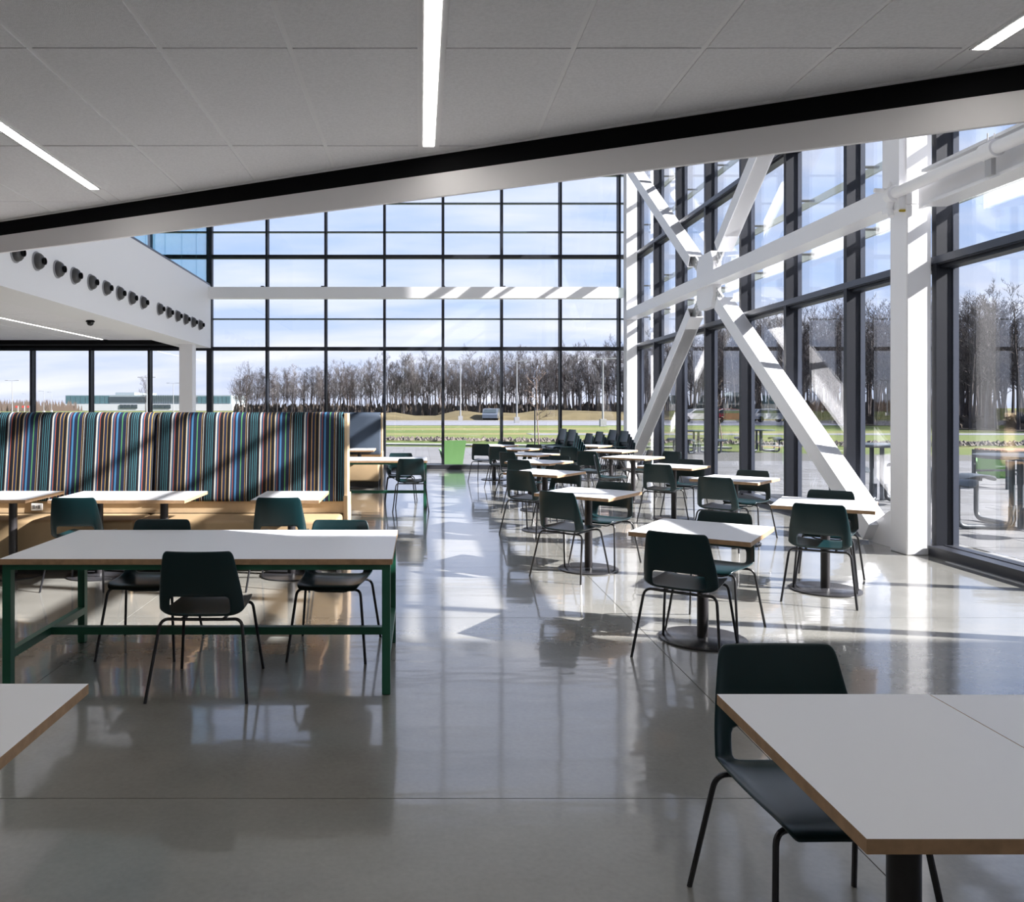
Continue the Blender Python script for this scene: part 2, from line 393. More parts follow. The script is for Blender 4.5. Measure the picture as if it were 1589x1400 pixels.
# ------------------------------------------------------------------ far window wall (window_1)
w1 = link('window_1', None, kind=STR)
MX = [0.58 + 1.487 * k for k in range(-8, 4)]       # mullion centres
for x in MX:
    b = MB().box(x - .028, x + .028, YB_IN + .01, YB_GL + .02, .05, ROOF).box(x - .036, x + .036, YB_GL + .02, YB_GL + .05, .05, ROOF)
    b.build('mullion', M_FRAME, w1)
MB().box(bx_x(20) - .06, bx_x(20) + .02, YB_IN - .0, YB_GL, 0.05, ROOF).build('mullion', M_FRAME, w1)
TH = [(3.04, .045, 1), (3.80, .022, 0), (5.37, .045, 1), (6.01, .022, 0), (6.74, .022, 0), (7.45, .022, 0)]
xe = [MX[0] - 1.487] + MX + [5.42]
for (h, w, big) in TH:
    if big: MB().box(XL, 5.42, YB_IN + .03, YB_GL + .03, h - w, h + w).build('transom', M_FRAME, w1)
    else: MB().box(XL, 5.42, YB_GL - .03, YB_GL + .06, h - w * .8, h + w * .8).build('transom', mat('slim_transom', (.06, .09, .10), .35), w1)
hs = [0.1] + [h for h, _, _ in TH] + [ROOF]
for i in range(len(xe) - 1):
    for j in range(len(hs) - 1):
        a, b_ = max(xe[i], XL) + .03, xe[i + 1] - .03
        if b_ - a < .05: continue
        MB().box(a, b_, YB_GL - .01, YB_GL + .01, hs[j] + .02, hs[j + 1] - .02).build('glass_pane', M_GLASS, w1)
MB().box(XL, 5.42, 19.90, YB_GL + .05, 0, .11).build('sill', M_SILL, w1)
# white horizontal girder across the far window wall, small clips on top
g = thing('wall_girder', 'white horizontal steel girder across the far window wall', 'beam', (0, 19.8, 4.41))
MB().box(-5.50, 4.92, -.11, .11, -.14, .14).build('girder_tube', M_STEELW, g)
MB().box(4.92, 5.06, -.09, .09, -.12, .12).build('end_plate', mat('pale_green_primer', (.62, .70, .68), .5), g)
for k in range(6):
    xk = MX[k + 4] - .08 + .02 * k
    MB().box(xk - .04, xk + .04, -.02, .08, .14, .18).box(xk + .02, xk + .05, .0, .2, .14, .165).build('clip', M_FRAME, g)

# ------------------------------------------------------------------ window wall on the right (window_2)
w2 = link('window_2', None, kind=STR)
RY = [0.05, 1.68, 3.35, 5.02, 6.69, 8.36, 10.11, 11.78, 13.43, 15.1, 16.8, 18.4, 20.05]
for y in RY:
    MB().box(XR_IN, XR_GL - .01, y - .038, y + .038, .08, ROOF).build('mullion', M_FRAME, w2)
    MB().box(XR_GL - .01, XR_GL + .05, y - .05, y + .05, .08, ROOF).build('bead', M_FRAME2, w2)
for (h, w) in ((3.11, .055), (5.42, .055), (7.75, .055)):
    for i in range(len(RY) - 1):
        MB().box(XR_IN + .01, XR_GL, RY[i] + .038, RY[i + 1] - .038, h - w, h + w * .3).box(XR_IN + .05, XR_GL + .02, RY[i] + .038, RY[i + 1] - .038, h - w - .035, h - w).build('transom', M_FRAME, w2)
    MB().box(XR_IN - .004, XR_IN + .03, RY[0], RY[-1], h - w * .7, h + w * .7).build('transom_cap', M_FRAME2, w2)
hz = [.11, 3.11, 5.42, 7.75, ROOF]
for i in range(len(RY) - 1):
    for j in range(4):
        MB().box(XR_GL - .008, XR_GL + .014, RY[i] + .04, RY[i + 1] - .04, hz[j] + .03, hz[j + 1] - .05).build('glass_pane', M_GLASSR, w2)
    # slim horizontal bars outside the glass
for h in (3.85, 4.65, 6.2, 6.95):
    bar = MB().box(XR_GL + .30, XR_GL + .34, 3.5, 20.4, h - .05, h + .05)
    bar.build('outer_rail', mat('galvanised_rail', (.33, .37, .33), .45), w2)
    cb = MB()
    for y in RY: cb.tube([(XR_GL + .02, y, h), (XR_GL + .32, y, h)], .018, 6)
    for k, y in enumerate(RY):
        MB().tube([(XR_GL + .03, y + .09, h), (XR_GL + .31, y + .09, h)], .02, 6).build('rail_bracket', mat('bracket_steel', (.3, .3, .28), .3, metal=.8), w2)
MB().box(5.34, XR_GL + .05, .01, 8.33, 0, .105).box(5.44, XR_GL + .05, 8.33, 20.0, 0, .105).box(5.50, XR_GL, 3.64, 8.33, .105, .112).build('sill', M_SILL, w2)
MB().box(5.30, 5.337, 3.64, 8.0, 0, .006).build('metal_strip', mat('bright_strip', (.75, .75, .75), .25, metal=.6), w2)

# ------------------------------------------------------------------ braced steel frame on the right
def column(y0, label, flare=False):
    t = thing('steel_column', label, 'column', (5.25, y0, 0))
    MB().bevbox(-.13, .13, 0, .30, 0.0, 3.70, .012, seg=2).build('column_shaft', M_STEELW, t)
    if flare:
        MB().box(-.13, .13, 0, .30, 3.70, ROOF).build('upper_shaft', M_STEELW, t)
        MB().box(-.20, -.12, .02, .32, 3.66, ROOF).build('cover_plate', M_STEELW, t)
    else:
        MB().box(-.13, .13, 0, .30, 3.70, ROOF).build('upper_shaft', M_STEELW, t)
        for k in range(8):
            MB().tube([(-.10 + .03, -.012, 6.6 + k * .07), (-.10 + .03, .0, 6.6 + k * .07)], .012, 6).build('bolt', M_STEELW, t)
        MB().box(-.13, .0, -.015, 0, 6.45, 7.3).build('splice_plate', M_STEELW, t)
    return t
column(8.34, 'white steel column by the near end of the cross brace', True)
column(19.66, 'white steel column at the far corner of the two window walls')
# cross brace: four square tubes meeting a bolted plate node
CY, CZ, SL = 14.43, 3.85, 0.70
bt = 0.13
def diag(sy, sz, a0, a1, label):
    t = thing('brace_tube', label, 'brace', (5.25, CY, CZ))
    d = Vector((0, sy, sz * SL)).normalized(); n = Vector((0, -d.z, d.y)); ux = Vector((1, 0, 0))
    MM = Matrix((( ux.x, d.x, n.x, 0), (ux.y, d.y, n.y, 0), (ux.z, d.z, n.z, 0), (0, 0, 0, 1)))
    w = .115
    # hollow tube: four walls
    MB().box(-.13, -.115, a0, a1, -w, w, M=MM).box(.115, .13, a0, a1, -w, w, M=MM).box(-.115, .115, a0, a1, -w, -w + .015, M=MM).box(-.115, .115, a0, a1, w - .015, w, M=MM).box(-.115, .115, a0 + .35, a1, -w, w, M=MM).build('tube', M_STEELW, t)
    MB().box(-.018, .018, a0 - .42, a0 + .34, -.10, .10, M=MM).build('gusset', mat('grey_primer', (.55, .56, .57), .5), t)
    bo = MB()
    for i in range(3):
        for j in range(3):
            p = Vector((-.03, a0 - .34 + i * .11, -.07 + j * .07)); q = Vector((.03, p.y, p.z))
            MB().tube([MM @ p, MM @ q], .022, 6).build('bolt', M_STEELW, t)
    if sz < 0 and sy < 0:
        MY = Matrix(((0, 0, 1, 0), (1, 0, 0, 0), (0, 1, 0, 0), (0, 0, 0, 1)))
        MB().prism([(9.25 - CY, .002 - CZ), (9.20 - CY, .20 - CZ), (8.66 - CY, .50 - CZ), (8.66 - CY, .002 - CZ)], -.02, .02, M=MY).build('foot_gusset', M_STEELW, t)
    return t
diag(-1, -1, .85, 6.5, 'white diagonal brace tube running down to the near column foot')
diag(1, 1, .85, 6.2, 'white diagonal brace tube rising to the far column top')
diag(1, -1, .85, 6.2, 'white diagonal brace tube running down towards the stacked chairs')
diag(-1, 1, .85, 6.6, 'white diagonal brace tube rising towards the viewer out of sight')
nd = thing('brace_node', 'white plated centre of the cross brace', 'brace', (5.25, CY, CZ))
oct_ = [(-.42, .30), (-.30, .50), (.30, .50), (.42, .30), (.42, -.30), (.30, -.50), (-.30, -.50), (-.42, -.30)]
Rx = Matrix(((0, 0, 1, 0), (1, 0, 0, 0), (0, 1, 0, 0), (0, 0, 0, 1)))
MB().prism(oct_, -.07, .07, M=Rx).build('node_core', M_STEELW, nd)
b = thing('brace_beam', 'white horizontal box beam crossing the diagonal brace between the two columns', 'beam', (5.25, 8.64, 3.85))
MB().box(-.14, .14, 0, 11.02, -.115, .115).build('beam_tube', M_STEELW, b)
b = thing('near_beam', 'white flanged steel beam running from the near column towards the viewer', 'beam', (5.25, 3.7, 3.80))
MB().box(-.02, .02, 0, 4.62, -.16, .16).build('web', M_STEELW, b)
MB().box(-.13, .13, 0, 4.40, -.19, -.16).build('lower_flange', M_STEELW, b)
MB().box(-.13, .13, 0, 4.40, .16, .19).build('upper_flange', M_STEELW, b)
b = thing('sprinkler_pipe', 'white sprinkler pipe hung beside the flanged beam with a grooved coupling', 'pipe', (5.04, 3.7, 3.83))
MB().tube([(0, 0, 0), (0, 4.74, 0)], .058, 16).build('pipe', M_STEELW, b, smooth=True)
MB().tube([(0, 3.22, 0), (0, 3.38, 0)], .078, 16).build('coupling', M_STEELW, b, smooth=True)
for dxx in (-.03, .03): MB().tube([(dxx, 3.3, .06), (dxx, 3.3, .15)], .006, 6).build('bolt', M_STEELW, b)
MB().box(-.012, .03, 3.28, 3.36, -.22, -.07).build('hanger', mat('hanger_steel', (.45, .45, .46), .4), b)
MB().tube([(0, 4.70, 0), (0, 4.80, 0)], .088, 16).build('flange', M_STEELW, b, smooth=True)
MB().tube([(0, 4.75, 0), (-.02, 4.78, -.14)], .035, 12).tube([(-.02, 4.78, -.14), (-.02, 4.74, -.24)], .03, 10).build('valve', M_STEELW, b, smooth=True)
MB().bevbox(.02, .16, 4.66, 4.69, -.205, -.18, .008, seg=1).build('lever', mat('yellow_lever', (.45, .33, .02), .5), b, label='yellow valve lever')
MB().tube([(-.03, 4.8, .05), (-.16, 4.82, .06)], .025, 8).tube([(-.03, 4.8, .03), (.03, 4.82, .16)], .02, 8).build('elbow', M_STEELW, b, smooth=True)

# ------------------------------------------------------------------ chair
def chair_shell():
    # profile from the front lip of the seat to the top of the back: (y, z, half width, curl)
    pr = [(.238, .428, .170, .004), (.232, .440, .186, .006), (.205, .4475, .197, .008), (.15, .446, .203, .010), (.08, .440, .207, .012), (.00, .434, .211, .016),
          (-.08, .430, .216, .022), (-.14, .428, .221, .030), (-.178, .433, .226, .034), (-.198, .450, .229, .036), (-.208, .475, .229, .034),
          (-.215, .510, .227, .031), (-.222, .545, .224, .028), (-.230, .585, .219, .024), (-.240, .63, .212, .020), (-.250, .68, .204, .016), (-.259, .73, .196, .012),
          (-.264, .765, .190, .009), (-.266, .785, .183, .006), (-.267, .797, .168, .003)]
    us = [-1, -.94, -.86, -.70, -.55, -.35, -.12, .12, .35, .55, .70, .86, .94, 1]
    vs = []; nI = len(pr); nU = len(us)
    for i, (y, z, w, c) in enumerate(pr):
        a = pr[max(i - 1, 0)]; b = pr[min(i + 1, nI - 1)]
        ty, tz = b[0] - a[0], b[1] - a[1]; l = math.hypot(ty, tz); ny, nz_ = tz / l, -ty / l      # towards the sitter
        for u in us:
            k = max(0, (abs(u) - .72) / .28) ** 2 * c
            bow = -.010 * u * u if i > 10 else 0
            dish = .010 * (u * u) if i <= 9 else .016 * u * u
            vs.append((u * w, y + ny * (k + dish), z + nz_ * (k + dish * .8)))
    fs = []
    for i in range(nI - 1):
        for j in range(nU - 1):
            if 9 <= i <= 11 and 3 <= j <= 9: continue        # opening at the base of the back
            a = i * nU + j; fs.append((a, a + 1, a + 1 + nU, a + nU))
    me = bpy.data.meshes.new('seat_shell'); me.from_pydata(vs, [], fs); me.materials.append(M_TEAL)
    o = bpy.data.objects.new('tmp', me); COL.objects.link(o)
    m = o.modifiers.new('s', 'SOLIDIFY'); m.thickness = .009; m.offset = 0
    m = o.modifiers.new('d', 'SUBSURF'); m.levels = 1; m.render_levels = 1
    dg = bpy.context.evaluated_depsgraph_get(); me2 = bpy.data.meshes.new_from_object(o.evaluated_get(dg))
    bpy.data.objects.remove(o); me2.name = 'seat_shell'
    me2.polygons.foreach_set('use_smooth', [True] * len(me2.polygons))
    return me2
SHELL = chair_shell()
def arc(a, b, c, n=5):      # round the corner b between a and c
    a, b, c = Vector(a), Vector(b), Vector(c); r = []
    for i in range(n + 1):
        t = i / n; r.append(a * (1 - t) ** 2 + b * 2 * t * (1 - t) + c * t * t)
    return r
def make_chair():
    t = thing('dining_chair', 'x', 'chair')
    link('seat_shell', SHELL, t)
    R = .0088
    for s in (-1, 1):
        top = (s * .205, -.165, .408)
        MB().tube([(s * .268, -.282, 0), (s * .226, -.192, .36)] + arc((s * .224, -.188, .375), (s * .218, -.176, .412), (s * .185, -.170, .416)), R, 8).build('leg', M_LEG, t, smooth=True)
        MB().tube([(s * .243, .283, 0), (s * .203, .200, .38)] + arc((s * .201, .196, .395), (s * .196, .186, .428), (s * .160, .170, .424)), R, 8).build('leg', M_LEG, t, smooth=True)
    MB().tube([(-.185, -.170, .416), (-.1, -.166, .413), (.1, -.166, .413), (.185, -.170, .416)], R, 8).build('rear_crossbar', M_LEG, t, smooth=True)
    b = MB()
    for s in (-1, 1):
        b.tube([(s * .160, .170, .424), (s * .13, .13, .420), (s * .11, .05, .408), (s * .11, -.10, .405), (s * .115, -.168, .413)], R, 8)
    b.tube(arc((-.13, .13, .420), (-.10, .10, .39), (-.04, .10, .395)) + arc((.04, .10, .395), (.10, .10, .39), (.13, .13, .420)), .006, 6)
    b.build('seat_frame', M_LEG, t, smooth=True)
    return t
CH = make_chair(); CH_USED = [False]
def chair(x, y, ang, label, group=None, z=0, rot=None):
    """ang: direction the chair faces, degrees from +x"""
    rz = math.radians(ang - 90)
    if not CH_USED[0]:
        CH_USED[0] = True; CH.location = (x, y, z); CH.rotation_euler = (0, 0, rz); CH['label'] = label
        if group: CH['group'] = group
        return CH
    return dup(CH, (x, y, z), rz, label, group)

# ------------------------------------------------------------------ pedestal tables
def make_table(w, d, name='pedestal_table'):
    t = thing(name, 'x', 'table')
    b = MB(); b.box(-w / 2, w / 2, -d / 2, d / 2, .7105, .74, mi=1, top=0)
    b.build('tabletop', [M_LAM, M_PLY], t)
    MB().box(-.16, .16, -.16, .16, .700, .7105).build('mounting_plate', M_POST, t)
    MB().lathe([(.037, .012), (.037, .700)], 24).build('post', M_POST, t, smooth=True)
    MB().lathe([(.283, 0), (.285, .004), (.285, .010), (.280, .013), (.06, .016), (.045, .02)], 48).build('base_plate', M_BASE, t, smooth=True)
    return t
SQ = make_table(.76, .76); SQ_USED = [False]
RC = make_table(.604, .76); RC_USED = [False]
def table(proto, used, x, y, rz, label, group):
    if not used[0]:
        used[0] = True; o = proto; o.location = (x, y, 0); o.rotation_euler = (0, 0, rz); o['label'] = label; o['group'] = group
    else: o = dup(proto, (x, y, 0), rz, label, group)
    return o
G_T = 'square pedestal tables by the window wall'
G_C = 'teal chairs around the square tables'
# centre x, y, diagonal angle, label, list of (side, distance, turn, label) ; side -1 near chair looking away, +1 far chair looking back
TT = [
 (1.90, 5.33, 11, 'white square pedestal table nearest the viewer in the column beside the aisle',
   [(-1, .36, 0, 'dark teal chair with its back to the viewer at the nearest square table'), (1, .30, -4, 'teal chair tucked under the far side of the nearest square table')]),
 (1.62, 7.63, 7, 'white square pedestal table, second along the aisle from the viewer',
   [(-1, .36, -4, 'teal chair with its back to the viewer at the second square table along the aisle'), (1, .34, 0, 'teal chair on the far side of the second square table along the aisle')]),
 (1.58, 10.04, 7, 'white square pedestal table, third along the aisle from the viewer',
   [(-1, .36, -4, 'teal chair with its back to the viewer at the third square table along the aisle'), (1, .36, 0, 'teal chair on the far side of the third square table along the aisle')]),
 (1.80, 12.0, 7, 'white square pedestal table, fourth along the aisle from the viewer',
   [(-1, .36, 0, 'teal chair aisle side of the fourth square table along the aisle'), (1, .40, 0, 'teal chair on the far side of the fourth square table along the aisle')]),
 (1.93, 13.95, 4, 'white square pedestal table, fifth along the aisle from the viewer',
   [(-1, .40, -10, 'teal chair aisle side of the fifth square table along the aisle'), (1, .46, 0, 'teal chair on the far side of the fifth square table along the aisle')]),
 (1.90, 15.75, 4, 'white square pedestal table, sixth along the aisle from the viewer',
   [(-1, .42, 6, 'teal chair aisle side of the sixth square table along the aisle'), (1, .42, 0, 'teal chair on the far side of the sixth square table along the aisle')]),
 (1.60, 17.1, 10, 'white square pedestal table farthest along the aisle, close to the far windows',
   [(-1, .42, 12, 'teal chair aisle side of the farthest square table along the aisle'), (1, .40, 14, 'teal chair on the far side of the farthest square table along the aisle')]),
 (3.46, 6.77, 13.6, 'white square pedestal table in front of the near white column',
   [(-1, .36, 0, 'teal chair with its back to the viewer, nearest the white column'), (1, .34, 0, 'teal chair behind the table in front of the near white column')]),
 (3.62, 9.12, 4, 'white square pedestal table by the window wall, second of its column',
   [(-1, .36, 0, 'teal chair with its back to the viewer at the second table of the window column'), (1, .37, 0, 'teal chair by the window at the second table of the window column')]),
 (3.55, 11.09, 6, 'white square pedestal table by the window wall, third of its column',
   [(-1, .36, 2, 'teal chair with its back to the viewer at the third table of the window column'), (1, .40, 0, 'teal chair by the window at the third table of the window column')]),
 (3.52, 13.10, 4, 'white square pedestal table by the window wall, fourth of its column', []),
 (3.62, 15.05, 8, 'white square pedestal table by the window wall, fifth of its column', []),
 (3.62, 17.00, 8, 'white square pedestal table in front of the stacked chairs', []),
]
for (x, y, a, lab, chs) in TT:
    table(SQ, SQ_USED, x, y, math.radians(45 + a), lab, G_T)
    for (sd, dist, turn, cl_) in chs:
        f = math.radians(45 + a)
        cx = x + sd * dist * math.cos(f); cy = y + sd * dist * math.sin(f)
        chair(cx, cy, 45 + a + turn + (180 if sd > 0 else 0), cl_, G_C)
chair(3.02, 12.55, -12, 'teal chair in side view at the fourth table of the window column', G_C)
chair(3.05, 13.95, 50, 'dark teal chair with its back to the viewer in front of the fifth window table', G_C)
chair(4.15, 13.55, 215, 'pale lit teal chair facing the room between two window tables', G_C)
chair(3.85, 14.1, 180, 'teal chair pushed in sideways behind the fourth window table', G_C)
chair(3.0, 15.3, 50, 'dark teal chair just in front of the chair stacks', G_C)

# near tables cut by the picture's edge
table(RC, RC_USED, 1.150, 1.885, 0, 'white pedestal table closest to the viewer, bottom right, wooden edge towards the aisle', 'narrow pedestal tables')
RC.scale = (1, 1, 1)
table(RC, RC_USED, 1.757, 1.880, 0, 'white pedestal table pushed against the closest one at the right picture edge', 'narrow pedestal tables')
chair(1.145, 2.300, -90, 'black looking teal chair facing the viewer behind the closest table', 'chairs at the near tables')
table(RC, RC_USED, -1.285, 1.970, 0, 'white pedestal table corner at the bottom left picture edge', 'narrow pedestal tables')
# tables along the striped booth
table(RC, RC_USED, -3.79, 7.38, 0, 'leftmost white table along the striped booth', 'tables along the striped booth')
table(RC, RC_USED, -2.985, 7.37, 0, 'left one of the two joined white tables at the middle of the striped booth', 'tables along the striped booth')
table(RC, RC_USED, -2.380, 7.37, 0, 'right one of the two joined white tables at the middle of the striped booth', 'tables along the striped booth')
table(RC, RC_USED, -1.195, 7.37, 0, 'single white table by the right end of the striped booth', 'tables along the striped booth')
chair(-2.93, 6.945, 90, 'teal chair with its back to the viewer at the two joined booth tables', 'chairs at the booth tables')
chair(-1.20, 6.955, 90, 'teal chair with its back to the viewer at the single booth table', 'chairs at the booth tables')
table(RC, RC_USED, -1.185, 15.45, 0, 'small white table in front of the plain blue booth', 'tables along the blue booth')

# green framed communal tables
def green_table(x1, y0, y1, label):
    x0 = x1 - 2.125; cx, cy = (x0 + x1) / 2, (y0 + y1) / 2; hx, hy = 2.125 / 2, (y1 - y0) / 2
    t = thing('communal_table', label, 'table', (cx, cy, 0), group='green framed communal tables')
    MB().box(-hx, hx, -hy, hy, .709, .74, mi=1, top=0).build('tabletop', [M_LAM, M_PLY], t)
    e = .012; w = .045
    for sx in (-1, 1):
        for sy in (-1, 1):
            xx = sx * (hx - e - w / 2); yy = sy * (hy - e - w / 2)
            lg = MB().cbox((xx, yy, .3415), (w, w, .675)).build('leg', M_GREEN, t)
            MB().cbox((xx, yy, .003), (w * .8, w * .8, .006)).build('glide', M_BLACK, lg)
    for sy in (-1, 1): MB().cbox((0, sy * (hy - e - w / 2), .694), (2 * (hx - e), w, .030)).build('apron_rail', M_GREEN, t)
    for sx in (-1, 1):
        MB().cbox((sx * (hx - e - w / 2), 0, .694), (w, 2 * (hy - e - w), .030)).build('apron_rail', M_GREEN, t)
        MB().cbox((sx * (hx - e - w / 2), 0, .215), (w * .98, 2 * (hy - e - w), .045)).build('side_rail', M_GREEN, t)
    MB().cbox((0, 0, .215), (2 * (hx - e - w), w * .98, .045)).build('stretcher', M_GREEN, t)
    return t
green_table(-.150, 4.28, 5.295, 'long white communal table on a green steel frame, nearest the viewer')
green_table(.110, 12.14, 13.08, 'long white communal table on a green frame beyond the striped booth')
GC = 'chairs at the communal tables'
chair(-1.18, 4.45, 90, 'black looking chair with its back to the viewer at the near communal table', GC)
chair(-.555, 5.11, -94, 'teal chair facing the viewer at the right end of the near communal table', GC)
chair(-1.75, 5.14, -90, 'teal chair facing the viewer left of the black looking one at the near communal table', GC)
chair(-.14, 12.03, 90, 'teal chair with its back to the viewer at the far communal table', GC)
chair(-.32, 12.95, -90, 'teal chair on the far side of the far communal table', GC)
chair(-1.44, 13.1, -90, 'teal chair half hidden behind the end of the striped booth', GC)

# chair stacks in the far corner
def stack(x, y, n, ang, where):
    f = math.radians(ang)
    for k in range(n):
        lab = ('topmost chair of ' if k == n - 1 else ('bottom chair of ' if k == 0 else ORD[k] + ' chair up in ')) + where
        chair(x + .040 * k * math.cos(f), y + .040 * k * math.sin(f), ang, lab, 'stacked teal chairs', z=.062 * k)
stack(2.98, 16.75, 6, 193, 'the tall back stack nearest the aisle in the far corner')
stack(3.05, 16.10, 6, 193, 'the tall front stack nearest the aisle in the far corner')
stack(3.98, 19.35, 3, 193, 'the short middle stack close to the far windows')
stack(4.14, 18.78, 4, 193, 'the taller middle stack by the far windows')
stack(4.31, 18.02, 5, 193, 'the back stack beside the far white column')
stack(4.36, 17.20, 5, 193, 'the front stack beside the far white column')

# ------------------------------------------------------------------ booths
def booth(x1, yb, units, mats, label, top, name='banquette'):
    """x1: right end, yb: front plane of the back, units: widths going left"""
    t = thing(name, label, 'booth', (x1, yb, 0))
    xa = 0.0
    tot = sum(units)
    for sd in (1, -1):      # front side, rear side (back to back)
        xa = 0.0
        for u in units:
            b = MB(); vs = []; nseg = 8
            lean = .10; th = .17
            # section of an upholstered back: points (y, z)
            sec = [(.0, .61), (-.012, .64)]
            for k in range(9): sec.append((-.012 + lean * (k + 1) / 9 * .9, .64 + (top - .10 - .64) * (k + 1) / 9))
            y_t = sec[-1][0]
            for k in range(1, 6):
                a = k / 5 * PI / 2; sec.append((y_t + .09 * (1 - math.cos(a)), top - .10 + .10 * math.sin(a)))
            sec.append((.235, top)); sec.append((.235, .61))
            n = len(sec); cols = [0.0, .012, .04]; W = u - .004
            xs = [0, .008, .03] + [.03 + (W - .06) * k / 6 for k in range(1, 6)] + [W - .03, W - .008, W]
            ins = [.028, .010, 0] + [0] * 5 + [0, .010, .028]
            for xi, i_ in zip(xs, ins):
                for (yy, zz) in sec:
                    ysh = min(yy + i_, .235); zsh = zz - (i_ if zz > top - .05 else 0)
                    vs.append((-(xa + xi), ysh * sd if sd > 0 else .47 - ysh, zsh))
            fs = []
            for i in range(len(xs) - 1):
                for k in range(n):
                    a = i * n + k; b2 = i * n + (k + 1) % n; fs.append((a, b2, b2 + n, a + n))
            fs.append(tuple(range(n))); fs.append(tuple(range(len(xs) * n - 1, (len(xs) - 1) * n - 1, -1)))
            b.add(vs, fs); me = b.mesh('back_cushion', mats)
            uvl = me.uv_layers.new(name='UVMap')
            for lp in me.loops:
                v = me.vertices[lp.vertex_index].co
                uvl.data[lp.index].uv = (-(v.x) / .45 + .13 + (0 if xa == 0 else .30), v.z)
            me.polygons.foreach_set('use_smooth', [True] * len(me.polygons)); me.set_sharp_from_angle(angle=math.radians(50))
            link('back_cushion', me, t)
            # seat cushion
            y0, y1 = (-.52, .0) if sd > 0 else (.47, .99)
            MB().bevbox(-(xa + u - .004), -(xa + .004), y0, y1, .12, .49, .035).build('seat_cushion', M_VINYL, t, smooth=True)
            xa += u
    MB().box(-tot, .0, .02, .45, .49, .61).build('wood_rail', M_BIRCH, t)
    MB().box(-tot + .02, -.02, -.46, .93, 0, .12).build('toe_kick', M_KICK, t)
    # end panel of pale wood
    MB().box(.0, .035, .005, .465, 0, .66).box(.0, .03, .10, .37, .66, top - .01).build('end_panel', M_BIRCH, t)
    return t
bo = booth(-.775, 8.0, [1.93, 1.93, 1.9], M_STRIPE, 'long back to back booth upholstered in multicolour stripes with tan seats', 1.508)
MB().bevbox(-3.155, -3.04, .003, .019, .515, .59, .004, seg=1).build('socket_outlet', mat('outlet_white', (.8, .8, .78), .4), bo)
MB().box(-3.135, -3.112, .0, .004, .535, .57).box(-3.083, -3.06, .0, .004, .535, .57).box(-3.102, -3.093, .0, .004, .54, .565).build('socket_slots', mat('slot_grey', (.15, .15, .15), .5), bo)
booth(-.79, 15.85, [1.95, 1.95], M_BLUE, 'plain slate blue booth beyond the far communal table', 1.455)

# ------------------------------------------------------------------ outside
def grass_mat():
    m = mat('lawn', (.2, .25, .07), .9, spec=.2)
    t = m.node_tree; b = t.nodes['Principled BSDF']
    g = t.nodes.new('ShaderNodeNewGeometry')
    mp_ = t.nodes.new('ShaderNodeMapping'); mp_.inputs['Scale'].default_value = (.025, .16, 1)
    n1 = t.nodes.new('ShaderNodeTexNoise'); n1.inputs['Scale'].default_value = 1.0; n1.inputs['Detail'].default_value = 5
    t.links.new(g.outputs['Position'], mp_.inputs[0]); t.links.new(mp_.outputs[0], n1.inputs['Vector'])
    r = t.nodes.new('ShaderNodeValToRGB'); c = r.color_ramp
    c.elements[0].position = .34; c.elements[0].color = (.060, .088, .022, 1)
    c.elements[1].position = .66; c.elements[1].color = (.165, .135, .065, 1)
    e_ = c.elements.new(.52); e_.color = (.088, .108, .032, 1)
    t.links.new(n1.outputs['Fac'], r.inputs[0]); t.links.new(r.outputs[0], b.inputs['Base Color'])
    return m
M_GRASS = grass_mat()
M_DRY = mat('dry_grass', (.095, .078, .042), .95, spec=.1, noise=(.4, .25))
M_ROAD = mat('asphalt', (.12, .125, .145), .9, noise=(2, .05))
M_PAVE = mat('pale_paver', (.115, .117, .122), .8, noise=(4, .10))
M_PAVE2 = mat('warm_paver', (.095, .096, .098), .8, noise=(4, .10))
M_SAND = mat('joint_sand', (.06, .06, .056), .95)
M_CURB = mat('concrete_curb', (.30, .30, .30), .8)
GZ = -.03
MB().box(-900, 900, 20.32, 1500, -1, GZ - .03).box(5.74, 900, -40, 20.32, -1, GZ - .03).box(-900, XL - .3, -40, 20.32, -1, GZ - .03).build('ground', M_GRASS, kind=STR)
# terrace bedding and pavers
tr = MB().prism([(5.76, -2), (30, -2), (30, 25), (14, 27), (5.9, 30.5), (-6, 33.5), (-30, 38), (-30, 20.34), (5.76, 20.34)], GZ - .03, GZ - .006).build('floor_terrace', M_SAND, kind=STR)
pm = [MB().box(-.446, .446, -.146, .146, -.012, 0).mesh('paver', M_PAVE), MB().box(-.446, .446, -.146, .146, -.012, 0).mesh('paver', M_PAVE2)]
pav = []
for j in range(60):
    y = 5.5 + j * .30
    for i in range(32):
        x = 6.24 + i * .90 + (.45 if j % 2 else 0) - (.15 if j % 3 == 0 else 0)
        if y > 7.4 and x < y * .78 + .6: pav.append((x, y))
    
pav.sort(key=lambda p: p[1])
for (x, y) in pav[:290]:
    link('paver', rnd.choice(pm), tr, (x, y, GZ + .004 + rnd.uniform(-.0015, .0015)))
rest = MB()
for (x, y) in pav[290:]:
    rest.box(x - .446, x + .446, y - .146, y + .146, GZ - .008, GZ + .004, mi=rnd.choice((0, 0, 1)))
for j in range(48):
    y = 20.5 + j * .30
    for i in range(34):
        x = -6.0 + i * .90 + (.45 if j % 2 else 0)
        if x < 6.2 and y < 30.2 - (x - 5.9) * .25: rest.box(x - .446, x + .446, y - .146, y + .146, GZ - .008, GZ + .004, mi=rnd.choice((0, 0, 1)))
rest.build('paver_field', [M_PAVE, M_PAVE2], tr, kind='stuff')
